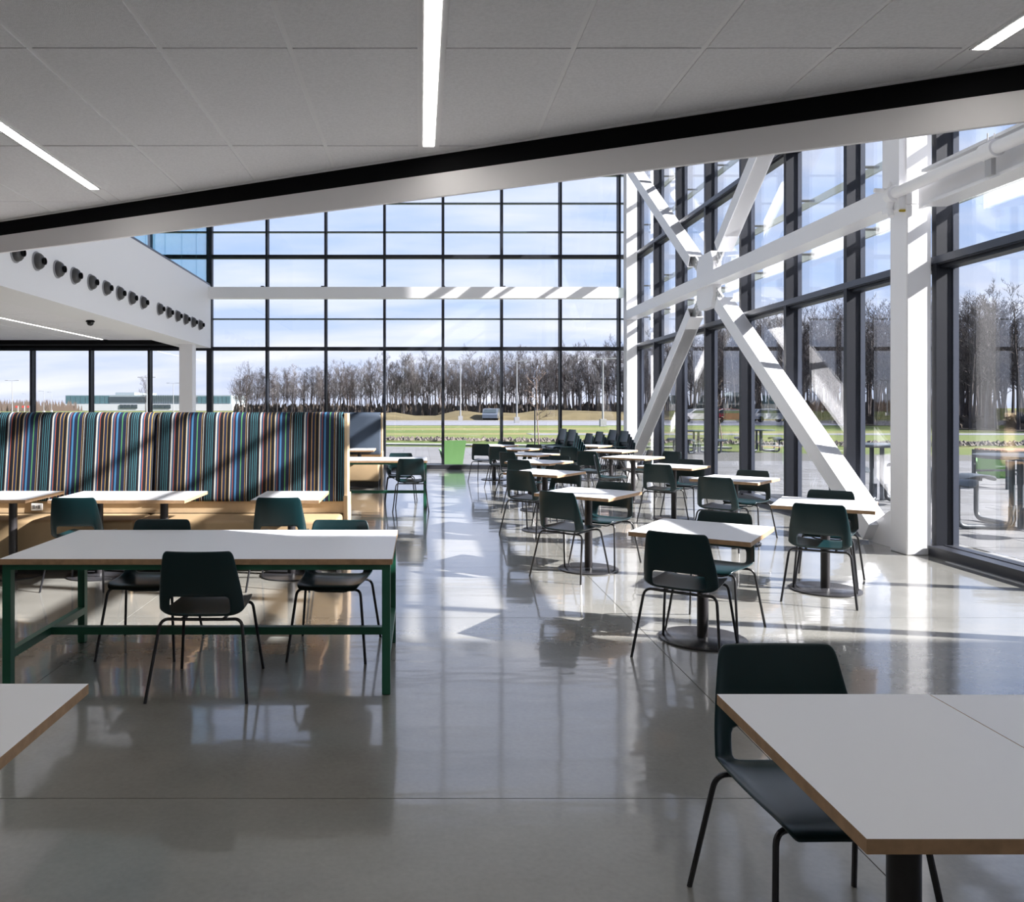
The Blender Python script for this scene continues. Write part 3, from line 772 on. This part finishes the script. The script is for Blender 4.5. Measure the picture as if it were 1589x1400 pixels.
# paving far left/right of it and a footpath
MB().prism([(-6, 34.5), (12, 30.5), (12, 31.0), (-6, 35.2)], GZ - .02, GZ + .05).build('trim_7', M_CURB, kind=STR)
gb = MB()
for k in range(1500):
    u = rnd.random(); x = -6 + u * 34; y = 38.5 - .25 * (x) + rnd.uniform(-1.3, 1.3) if x < 14 else 33.5 + rnd.uniform(-1.3, 1.3); r = rnd.uniform(.06, .15)
    M_ = Matrix.Translation((x, y, GZ + r * .2)) @ Matrix.Rotation(rnd.random() * 6, 4, 'Z')
    gb.add([(-r, -r * .7, 0), (r, -r * .6, 0), (r * .8, r * .7, 0), (-r * .7, r * .8, 0), (0, 0, r)], [(0, 1, 4), (1, 2, 4), (2, 3, 4), (3, 0, 4)], 0, M_)
gb.build('gravel_bed', mat('gravel', (.085, .072, .062), .9, noise=(3, .4)), kind='stuff', label='strip of brown gravel crossing the lawn beyond the terrace', cat='gravel')
MB().box(-120, 160, 70, 88, -.5, GZ).build('floor_road', M_ROAD, kind=STR)
MB().box(-120, 160, 88, 88.5, -.3, GZ + .12).build('trim_8', M_CURB, kind=STR)
MB().box(6.5, 60, 46, 48.5, -.3, GZ - .01).build('floor_path', M_ROAD, kind=STR)
bermv = []; bermf = []
nb = 40
for i in range(nb + 1):
    x = -20 + i * 3.2; h = .95 + .25 * math.sin(i * 1.1) + .15 * math.sin(i * 2.7)
    if i < 4: h *= i / 4
    if 6 <= i <= 7: h = .3
    for (dy, k) in ((89, 0), (92, .7), (96, 1), (110, 1), (125, .9)): bermv.append((x, dy, GZ - .02 + h * k))
for i in range(nb):
    for k in range(4): bermf.append((i * 5 + k, (i + 1) * 5 + k, (i + 1) * 5 + k + 1, i * 5 + k + 1))
MB().add(bermv, bermf).build('ground_berm', M_DRY, kind=STR, smooth=True)

# ---- bare trees
M_BARK = mat('bark', (.050, .042, .041), .9, spec=.2, noise=(3, .3))
M_BARKP = mat('pale_bark', (.11, .10, .098), .9, spec=.2, noise=(3, .3))
def make_tree(seed, H, r0, first=.30, spread=1.0, nprim=20, lod=0):
    R = random.Random(seed); b = MB()
    pts = []; p = Vector((0, 0, -.3)); d = Vector((R.uniform(-.04, .04), R.uniform(-.04, .04), 1))
    n = 9
    for i in range(n + 1):
        pts.append(p.copy()); d += Vector((R.uniform(-.07, .07), R.uniform(-.07, .07), 0)); d.normalize(); p = p + d * (H + .3) / n * .93
    rad = [r0 * (1 - .88 * i / n) for i in range(n + 1)]
    b.tube(pts, rad, 5, cap=False)
    def seg(p, d, L, r, depth):
        k = 3 if depth < 2 else 2
        q = [p.copy()]; dd = d.copy(); side = []
        for i in range(k):
            dd += Vector((R.uniform(-.22, .22), R.uniform(-.22, .22), R.uniform(-.02, .25))); dd.normalize(); p = p + dd * L / k; q.append(p.copy()); side.append((p.copy(), dd.copy()))
        b.tube(q, [r * (1 - .7 * i / k) for i in range(k + 1)], 3, cap=False)
        if depth < 2 + (0 if lod else 1):
            m = (5, 4, 3)[depth]
            if lod: m -= 1
            for j in range(m):
                sp, sd = side[R.randrange(len(side))]
                a = R.uniform(0, 2 * PI); o = sd.orthogonal().normalized(); o.rotate(Matrix.Rotation(a, 3, sd))
                nd_ = (sd * .75 + o * .75 + Vector((0, 0, .25))).normalized()
                seg(sp, nd_, L * R.uniform(.45, .65), max(r * .5, .014), depth + 1)
    for j in range(nprim):
        t = first + (1 - first) * (j + R.random()) / nprim
        f = t * n; i = min(int(f), n - 1); p = pts[i].lerp(pts[i + 1], f - i)
        a = R.uniform(0, 2 * PI); el = R.uniform(.35, .9)
        d = Vector((math.cos(a) * math.cos(el), math.sin(a) * math.cos(el), math.sin(el)))
        seg(p, d, H * R.uniform(.14, .26) * spread * (1.15 - .6 * t), r0 * .42 * (1.1 - .8 * t), 0)
    return b
TREES = [make_tree(k, 12.0, .17, first=.34, spread=.9).mesh('bare_tree', M_BARK if k % 4 else M_BARKP) for k in range(6)]
BACKT = [make_tree(50 + k, 12.0, .15, first=.3, spread=.9, nprim=13, lod=1) for k in range(3)]
OPEN = make_tree(99, 9.0, .20, first=.16, spread=1.5, nprim=26).mesh('bare_tree', M_BARK)
# front line of the wood in plan: bearing (x over y), distance, height of the crowns
FP = [(-.233, 178, 8.3), (-.054, 152, 10.0), (.235, 128, 10.8), (.35, 112, 11.8), (.445, 92, 11.6), (.55, 73, 10.2), (.673, 59, 8.9), (.80, 52, 8.4), (1.3, 40, 8.4)]
def wood_at(b):
    for i in range(len(FP) - 1):
        if FP[i + 1][0] >= b or i == len(FP) - 2:
            k = (b - FP[i][0]) / (FP[i + 1][0] - FP[i][0]); k = min(max(k, 0), 1)
            return FP[i][1] + (FP[i + 1][1] - FP[i][1]) * k, FP[i][2] + (FP[i + 1][2] - FP[i][2]) * k
def wood_spot(u, deep):
    b = -.233 + .97 * (u / .78) if u < .78 else .737 + .563 * (u - .78) / .22
    D, h = wood_at(b); D += deep
    return Vector((b * D, D)), h * (D / (D - deep)) ** .3
cnt = 0
NT = 285
def tree_label(q):
    px = 652 + 1230 * q.x / q.y
    for lim, w in ((505, 'above the right half of the striped booth'), (597, 'above the plain blue booth'), (688, 'over the far communal table'), (779, 'in the pane left of the parked car'),
                   (870, 'behind the staked sapling'), (960, 'behind the chair stacks'), (1100, 'left of the brace centre'), (1240, 'behind the long lower brace'), (1380, 'just left of the near white column'), (1600, 'through the big pane right of the near column')):
        if px < lim: return 'leafless tree of the wood seen ' + w
    return 'leafless tree of the wood beyond the right picture edge'
for k in range(NT):
    q, h = wood_spot((k + rnd.random()) / NT, (k % 4) * 2.6 + rnd.uniform(0, 2.2))
    sc = h / 11.6 * rnd.uniform(.88, 1.10)
    o = link('bare_tree', TREES[k % 6], None, (q.x, q.y, GZ), rnd.random() * 6.28, label=tree_label(q), cat='tree', group='leafless trees of the wood')
    o.scale = (sc, sc, sc)
fr = MB(); fv = []; ff = []
for k in range(620):
    q, h = wood_spot(rnd.random(), 9 + rnd.random() * 24); sc = h / 11.6 * rnd.uniform(.85, 1.05); a = rnd.random() * 6.28; ca, sa = math.cos(a) * sc, math.sin(a) * sc
    b_ = BACKT[k % 3]; base = len(fv)
    fv.extend([(v.x * ca - v.y * sa + q.x, v.x * sa + v.y * ca + q.y, v.z * sc + GZ) for v in b_.v]); ff.extend([[base + i for i in f] for f in b_.f])
me = bpy.data.meshes.new('wood_depth'); me.from_pydata(fv, [], ff); me.materials.append(M_BARK)
link('wood_depth', me, label='dense depth of the leafless wood behind its front trees', cat='trees', kind='stuff')
# undergrowth at the foot of the wood
ub = MB()
for k in range(4200):
    q, h = wood_spot(rnd.random(), rnd.uniform(1, 30)); h = rnd.uniform(.3, 1.0) * (1 if q.y < 85 else 2.6); a = rnd.random() * 6.28; w = rnd.uniform(.3, .9)
    ub.add([(q.x - w * math.cos(a), q.y - w * math.sin(a), GZ), (q.x + w * math.cos(a), q.y + w * math.sin(a), GZ), (q.x + w * .6 * math.cos(a), q.y + w * .6 * math.sin(a) + .2, GZ + h), (q.x - w * .4 * math.cos(a), q.y, GZ + h * .8)], [(0, 1, 2, 3)])
ub.build('undergrowth', mat('brush', (.07, .058, .048), .95, spec=.1, noise=(2, .4)), label='brown undergrowth at the foot of the leafless trees', cat='undergrowth', kind='stuff')
o = link('bare_tree', OPEN, None, (-34.5, 157, GZ), 1.0, label='spreading leafless tree standing alone at the left end of the wood', cat='tree'); o.scale = (1, 1, 1)
o = link('bare_tree', TREES[2], None, (-52, 150, GZ), 2.0, label='slender leafless tree in front of the pale building', cat='tree'); o.scale = (.6, .6, .6)

fb = []
for (b0, D0, _) in FP: fb.append((b0 * (D0 - 1.5), D0 - 1.5))
for (b0, D0, _) in FP[::-1]: fb.append((b0 * (D0 + 60), D0 + 60))
MB().prism(fb, GZ - .3, GZ + .02).build('ground_wood', mat('leaf_litter', (.05, .042, .034), .95, spec=.1, noise=(.8, .3)), kind=STR)
# saplings with stakes
def sapling(x, y, h, label, stake=True):
    t = thing('sapling', label, 'tree', (x, y, GZ))
    b = make_tree(int(x * 10) + 5, h, .035, first=.35, spread=.9, nprim=10, lod=1)
    b.build('trunk', mat('sapling_bark', (.16, .12, .10), .9), t)
    if stake:
        MB().tube([(-.22, -.1, -.1), (-.22, -.1, 1.6)], .025, 6).build('stake', M_FRAME, t)
        MB().tube([(-.22, -.1, 1.45), (0, 0, 1.5)], .012, 5).build('tie', M_FRAME, t)
sapling(5.05, 33.5, 3.4, 'young staked tree just beyond the terrace, behind the middle of the far windows')
sapling(1.9, 62, 3.2, 'thin young tree on the lawn before the road')
sapling(12.6, 33, 3.0, 'young tree on the lawn seen through the window wall at right')
# lamp posts
def lamp_post(px, y, h, label, arms=2):
    x = (px - 652) * y / 1230
    t = thing('lamp_post', label, 'lamp post', (x, y, GZ))
    g_ = mat('galvanised_post', (.20, .21, .22), .5)
    MB().tube([(0, 0, 0), (0, 0, h)], [.085, .05], 8).build('pole', g_, t)
    MB().cbox((0, 0, .3), (.5, .5, .6)).build('footing', M_CURB, t)
    for s in ((-1, 1) if arms == 2 else (-1,)):
        MB().tube([(0, 0, h), (s * .7, 0, h + .05)], .04, 6).build('arm', g_, t)
        MB().cbox((s * 1.0, 0, h + .05), (.7, .3, .1)).build('lamp_head', g_, t)
lamp_post(19, 150, 6.6, 'tall two headed lamp post at the left edge of the view'); lamp_post(68, 210, 5.8, 'small lamp post between the first two window posts at left', 1)
lamp_post(80, 260, 6.5, 'distant lamp post just right of the far left mullion', 1); lamp_post(228, 118, 6.0, 'lamp post beside the pale building, behind the mullion'); lamp_post(269, 160, 6.4, 'lamp post in front of the right half of the pale building')
lamp_post(714.5, 88.9, 6.8, 'grey lamp post by the road curb, first beyond the central windows'); lamp_post(802, 80, 6.2, 'grey lamp post on the near road edge behind the aisle tables'); lamp_post(935.5, 66, 5.6, 'grey lamp post beyond the far corner stacks'); lamp_post(40, 320, 7, 'very distant lamp post over the scrub', 1)

# pale office building far left
B = thing('office_building', 'long pale office building with teal glazing, far beyond the striped booth', 'building', (-120, 350, 0))
M_BW = mat('white_cladding', (.42, .43, .45), .7); M_BG = mat('teal_glazing', (.06, .12, .14), .25); M_BD = mat('dark_glazing', (.04, .055, .065), .2); M_BP = mat('pale_panel', (.22, .26, .28), .6)
def bxp(p0, p1, h0, h1, dy=0):
    k = 350 / 1230
    return ((p0 - 652) * k + 120, (p1 - 652) * k + 120, dy, dy + 30, h0, h1)
MB().box(*bxp(88, 361, 0, 3.0, 0)).build('podium', M_BW, B)
MB().box(*bxp(100, 358, 3.0, 6.9, 1)).build('upper_storey', M_BP, B)
MB().box(*bxp(171, 201, 6.9, 8.2, 6)).build('rooftop_unit', M_BP, B)
for k in range(9):
    MB().box(*bxp(101 + k * 7.6, 107.8 + k * 7.6, 3.15, 6.6, .8)).build('window', M_BG, B)
MB().box(*bxp(168, 226, 3.6, 6.2, .7)).build('window_band', M_BD, B)
for k in range(8): MB().box(*bxp(306 + k * 6.4, 311.6 + k * 6.4, 3.3, 6.4, .8)).build('window', M_BG, B)
for k in range(6): MB().box(*bxp(238 + k * 4.6, 242 + k * 4.6, 1.0, 2.7, -.2)).build('window', M_BD, B)
for k in range(5): MB().box(*bxp(186 + k * 5.6, 190.8 + k * 5.6, 1.0, 2.7, -.2)).build('window', M_BD, B)
for k in range(18): MB().box(*bxp(238 + k * 3.6, 238.5 + k * 3.6, 3.1, 6.9, .7)).build('panel_joint', M_BD, B)
# scrub left of it
sb = MB()
for k in range(900):
    x = rnd.uniform(-190, -140); y = rnd.uniform(290, 330); h = rnd.uniform(1.5, 5.0); a = rnd.random() * 3
    sb.add([(x - .5, y, 0), (x + .5, y, 0), (x + rnd.uniform(-1, 1), y, h)], [(0, 1, 2)])
sb.build('scrub', mat('scrub_brown', (.19, .14, .11), .95), label='distant brown scrub left of the pale building', cat='shrubs', kind='stuff')
for i, (px, lab) in enumerate(((28, 'leftmost red flag on a white pole in the distance'), (38, 'middle red flag on a white pole in the distance'), (46, 'right red flag on a white pole in the distance'))):
    x = (px - 652) * 240 / 1230
    t = thing('flag', lab, 'flag', (x, 240, 0), group='distant red flags')
    MB().tube([(0, 0, 0), (0, 0, 2.0)], .07, 6).build('flagpole', M_BW, t)
    MB().box(-.8, .0, -.03, .03, 1.4, 2.0).build('banner', mat('red_cloth', (.6, .05, .04), .7), t)

# cars
def car(x, y, rz, colr, label, z=GZ):
    t = thing('car', label, 'car', (x, y, z), rz)
    m = mat('car_paint_%d' % int(colr[0] * 100 + colr[2] * 10), colr, .25, metal=.3, coat=.8)
    sec = [(-2.2, .35), (-2.15, .75), (-1.95, .92), (-1.55, 1.38), (-.3, 1.46), (.55, 1.36), (1.15, .98), (2.0, .85), (2.2, .62), (2.2, .30)]
    Mx = Matrix(((1, 0, 0, 0), (0, 0, -1, 0), (0, 1, 0, 0), (0, 0, 0, 1)))
    MB().prism(sec, -.86, .86, M=Mx).build('body', m, t)
    gl = [(-1.75, .98), (-1.45, 1.32), (-.3, 1.39), (.5, 1.3), (1.0, .98)]
    MB().prism(gl, -.875, .875, M=Mx).build('side_glass', M_BD, t)
    MB().add([(1.17, -.74, .99), (1.17, .74, .99), (.60, .66, 1.36), (.60, -.66, 1.36)], [(0, 1, 2, 3)]).add([(-1.97, -.74, .96), (-1.97, .74, .96), (-1.60, .66, 1.36), (-1.60, -.66, 1.36)], [(0, 3, 2, 1)]).build('windscreen', M_BD, t)
    for sx in (-1.35, 1.4):
        for sy in (-.86, .68): MB().tube([(sx, sy, .32), (sx, sy + .18, .32)], .32, 16).build('wheel', M_BLACK, t)
    return t
car(8.3, 91.5, math.radians(78), (.12, .14, .17), 'silver grey car parked beyond the road', z=GZ + .0)
car(32.0, 82, math.radians(5), (.45, .03, .05), 'red car on the road seen through the window wall')
car(29.6, 84.8, math.radians(185), (.75, .75, .76), 'white car beside the red one seen through the window wall')
car(37.0, 84, math.radians(4), (.50, .53, .56), 'silver car behind the long diagonal brace')

# angular green outdoor chairs
M_LIME = mat('lime_green_plastic', (.15, .32, .11), .45)
def lounge(x, y, rz, label):
    t = thing('lounge_chair', label, 'chair', (x, y, GZ + .004), rz, group='lime green outdoor chairs')
    # faces +y in its own frame; back towards -y
    wb, wt = .27, .34
    b = MB()
    b.add([(-wb, -.20, 0), (wb, -.20, 0), (wt, -.36, .68), (-wt, -.36, .68), (-wb, -.16, 0), (wb, -.16, 0), (wt, -.32, .68), (-wt, -.32, .68)],
          [(0, 1, 2, 3), (7, 6, 5, 4), (3, 2, 6, 7), (0, 3, 7, 4), (1, 5, 6, 2), (0, 4, 5, 1)])
    b.build('backrest', M_LIME, t)
    MB().add([(-.30, -.20, .36), (.30, -.20, .36), (.30, .38, .42), (-.30, .38, .42), (-.30, -.20, .32), (.30, -.20, .32), (.30, .38, .38), (-.30, .38, .38)],
          [(0, 1, 2, 3), (7, 6, 5, 4), (4, 5, 1, 0), (2, 6, 7, 3), (0, 3, 7, 4), (1, 5, 6, 2)]).build('seat', M_LIME, t)
    MB().add([(-.29, .37, .39), (.29, .37, .39), (.22, .16, 0), (-.22, .16, 0), (-.29, .33, .39), (.29, .33, .39), (.22, .12, 0), (-.22, .12, 0)],
          [(0, 1, 2, 3), (7, 6, 5, 4), (4, 5, 1, 0), (2, 6, 7, 3), (0, 3, 7, 4), (1, 5, 6, 2)]).build('front_panel', M_LIME, t)
lounge(.87, 21.9, math.radians(8), 'lime green angular outdoor chair just beyond the far windows')
lounge(12.9, 17.9, math.radians(-25), 'lime green angular outdoor chair on the terrace at right')

# outdoor tables with attached round seats
M_PIC = mat('grey_outdoor_metal', (.045, .055, .065), .45)
def picnic(x, y, rz, label, h=.78, top_r=.52, nseat=4, seat_h=.50):
    t = thing('terrace_table', label, 'table', (x, y, GZ + .004), rz, group='terrace tables with attached seats')
    MB().lathe([(top_r - .02, h - .04), (top_r, h - .03), (top_r, h), (top_r - .01, h + .006)], 32).build('tabletop', M_PIC, t, smooth=True)
    for k in range(3):
        a = 2 * PI * k / 3 + .3
        MB().tube([(.10 * math.cos(a), .10 * math.sin(a), .02), (.10 * math.cos(a), .10 * math.sin(a), h - .03)], .035, 10).build('post', M_PIC, t, smooth=True)
    for k in range(nseat):
        a = 2 * PI * k / nseat + .4; u = Vector((math.cos(a), math.sin(a), 0)); v = Vector((-u.y, u.x, 0))
        def P(r, z_): return u * r + Vector((0, 0, z_))
        MB().tube([P(.12, .30), P(.12, .12)] + arc(P(.12, .12), P(.13, .035), P(.24, .035)) + [P(.62, .035)] + arc(P(.70, .035), P(.82, .035), P(.82, .16)) + [P(.82, seat_h - .08)], .032, 10).build('seat_arm', M_PIC, t, smooth=True)
        s = MB(); MM = Matrix.Translation(P(.82, seat_h)) @ Matrix.Rotation(a, 4, 'Z')
        vs = []; ns = 20; rings = (0, .08, .15, .195, .22)
        for ri in rings[1:]:
            for q in range(ns):
                b_ = 2 * PI * q / ns; sx_, sy_ = ri * math.cos(b_), ri * 1.08 * math.sin(b_)
                vs.append((sx_, sy_, -.9 * max(0, abs(sy_) - .10) ** 1.3))
        vs.append((0, 0, 0)); fs = []
        for ri in range(3):
            for q in range(ns): fs.append((ri * ns + q, ri * ns + (q + 1) % ns, (ri + 1) * ns + (q + 1) % ns, (ri + 1) * ns + q))
        for q in range(ns): fs.append((4 * ns, (q + 1) % ns, q))
        m_ = len(vs); vs2 = vs + [(a_, b2, c_ - .022) for a_, b2, c_ in vs]; fs2 = fs + [tuple(i + m_ for i in f[::-1]) for f in fs]
        for q in range(ns): i0 = 3 * ns + q; i1 = 3 * ns + (q + 1) % ns; fs2.append((i0, i0 + m_, i1 + m_, i1))
        MB().add(vs2, fs2, M=MM).build('seat', M_PIC, t, smooth=True)
        MB().cbox((0, 0, -.05), (.2, .03, .07), M=MM).build('seat_bracket', M_PIC, t)
picnic(7.80, 10.3, -.4, 'dark metal terrace table with round seats, nearest outside the window wall', h=.96, seat_h=.645)
picnic(7.75, 13.4, .2, 'dark metal terrace table seen just left of the near white column', h=.96, seat_h=.62)
picnic(9.6, 27.5, .5, 'dark metal terrace table farthest out, between two window posts')
picnic(12.2, 28.5, .1, 'dark metal terrace table far out, right of the farthest one')
# slatted bench table with a square frame behind the nearest seats
t = thing('slatted_table', 'tall square framed terrace table with brown slats', 'table', (11.75, 15.7, GZ + .004), .05)
for k in range(6): MB().cbox((0, -.36 + k * .145, .74), (.95, .12, .025)).build('slat', mat('brown_slat', (.28, .16, .10), .6), t)
MB().box(-.5, .5, -.46, -.42, .67, .73).box(-.5, .5, .42, .46, .67, .73).box(-.5, -.46, -.42, .42, .67, .73).box(.46, .5, -.42, .42, .67, .73).build('frame', M_PIC, t)
for sx in (-1, 1):
    for sy in (-1, 1): MB().cbox((sx * .475, sy * .435, .335), (.05, .05, .67)).build('leg', M_PIC, t)
MB().box(-.46, .46, -.45, -.42, .28, .32).box(-.46, .46, .42, .45, .28, .32).build('rail', M_PIC, t)
print('objects', len(bpy.data.objects))
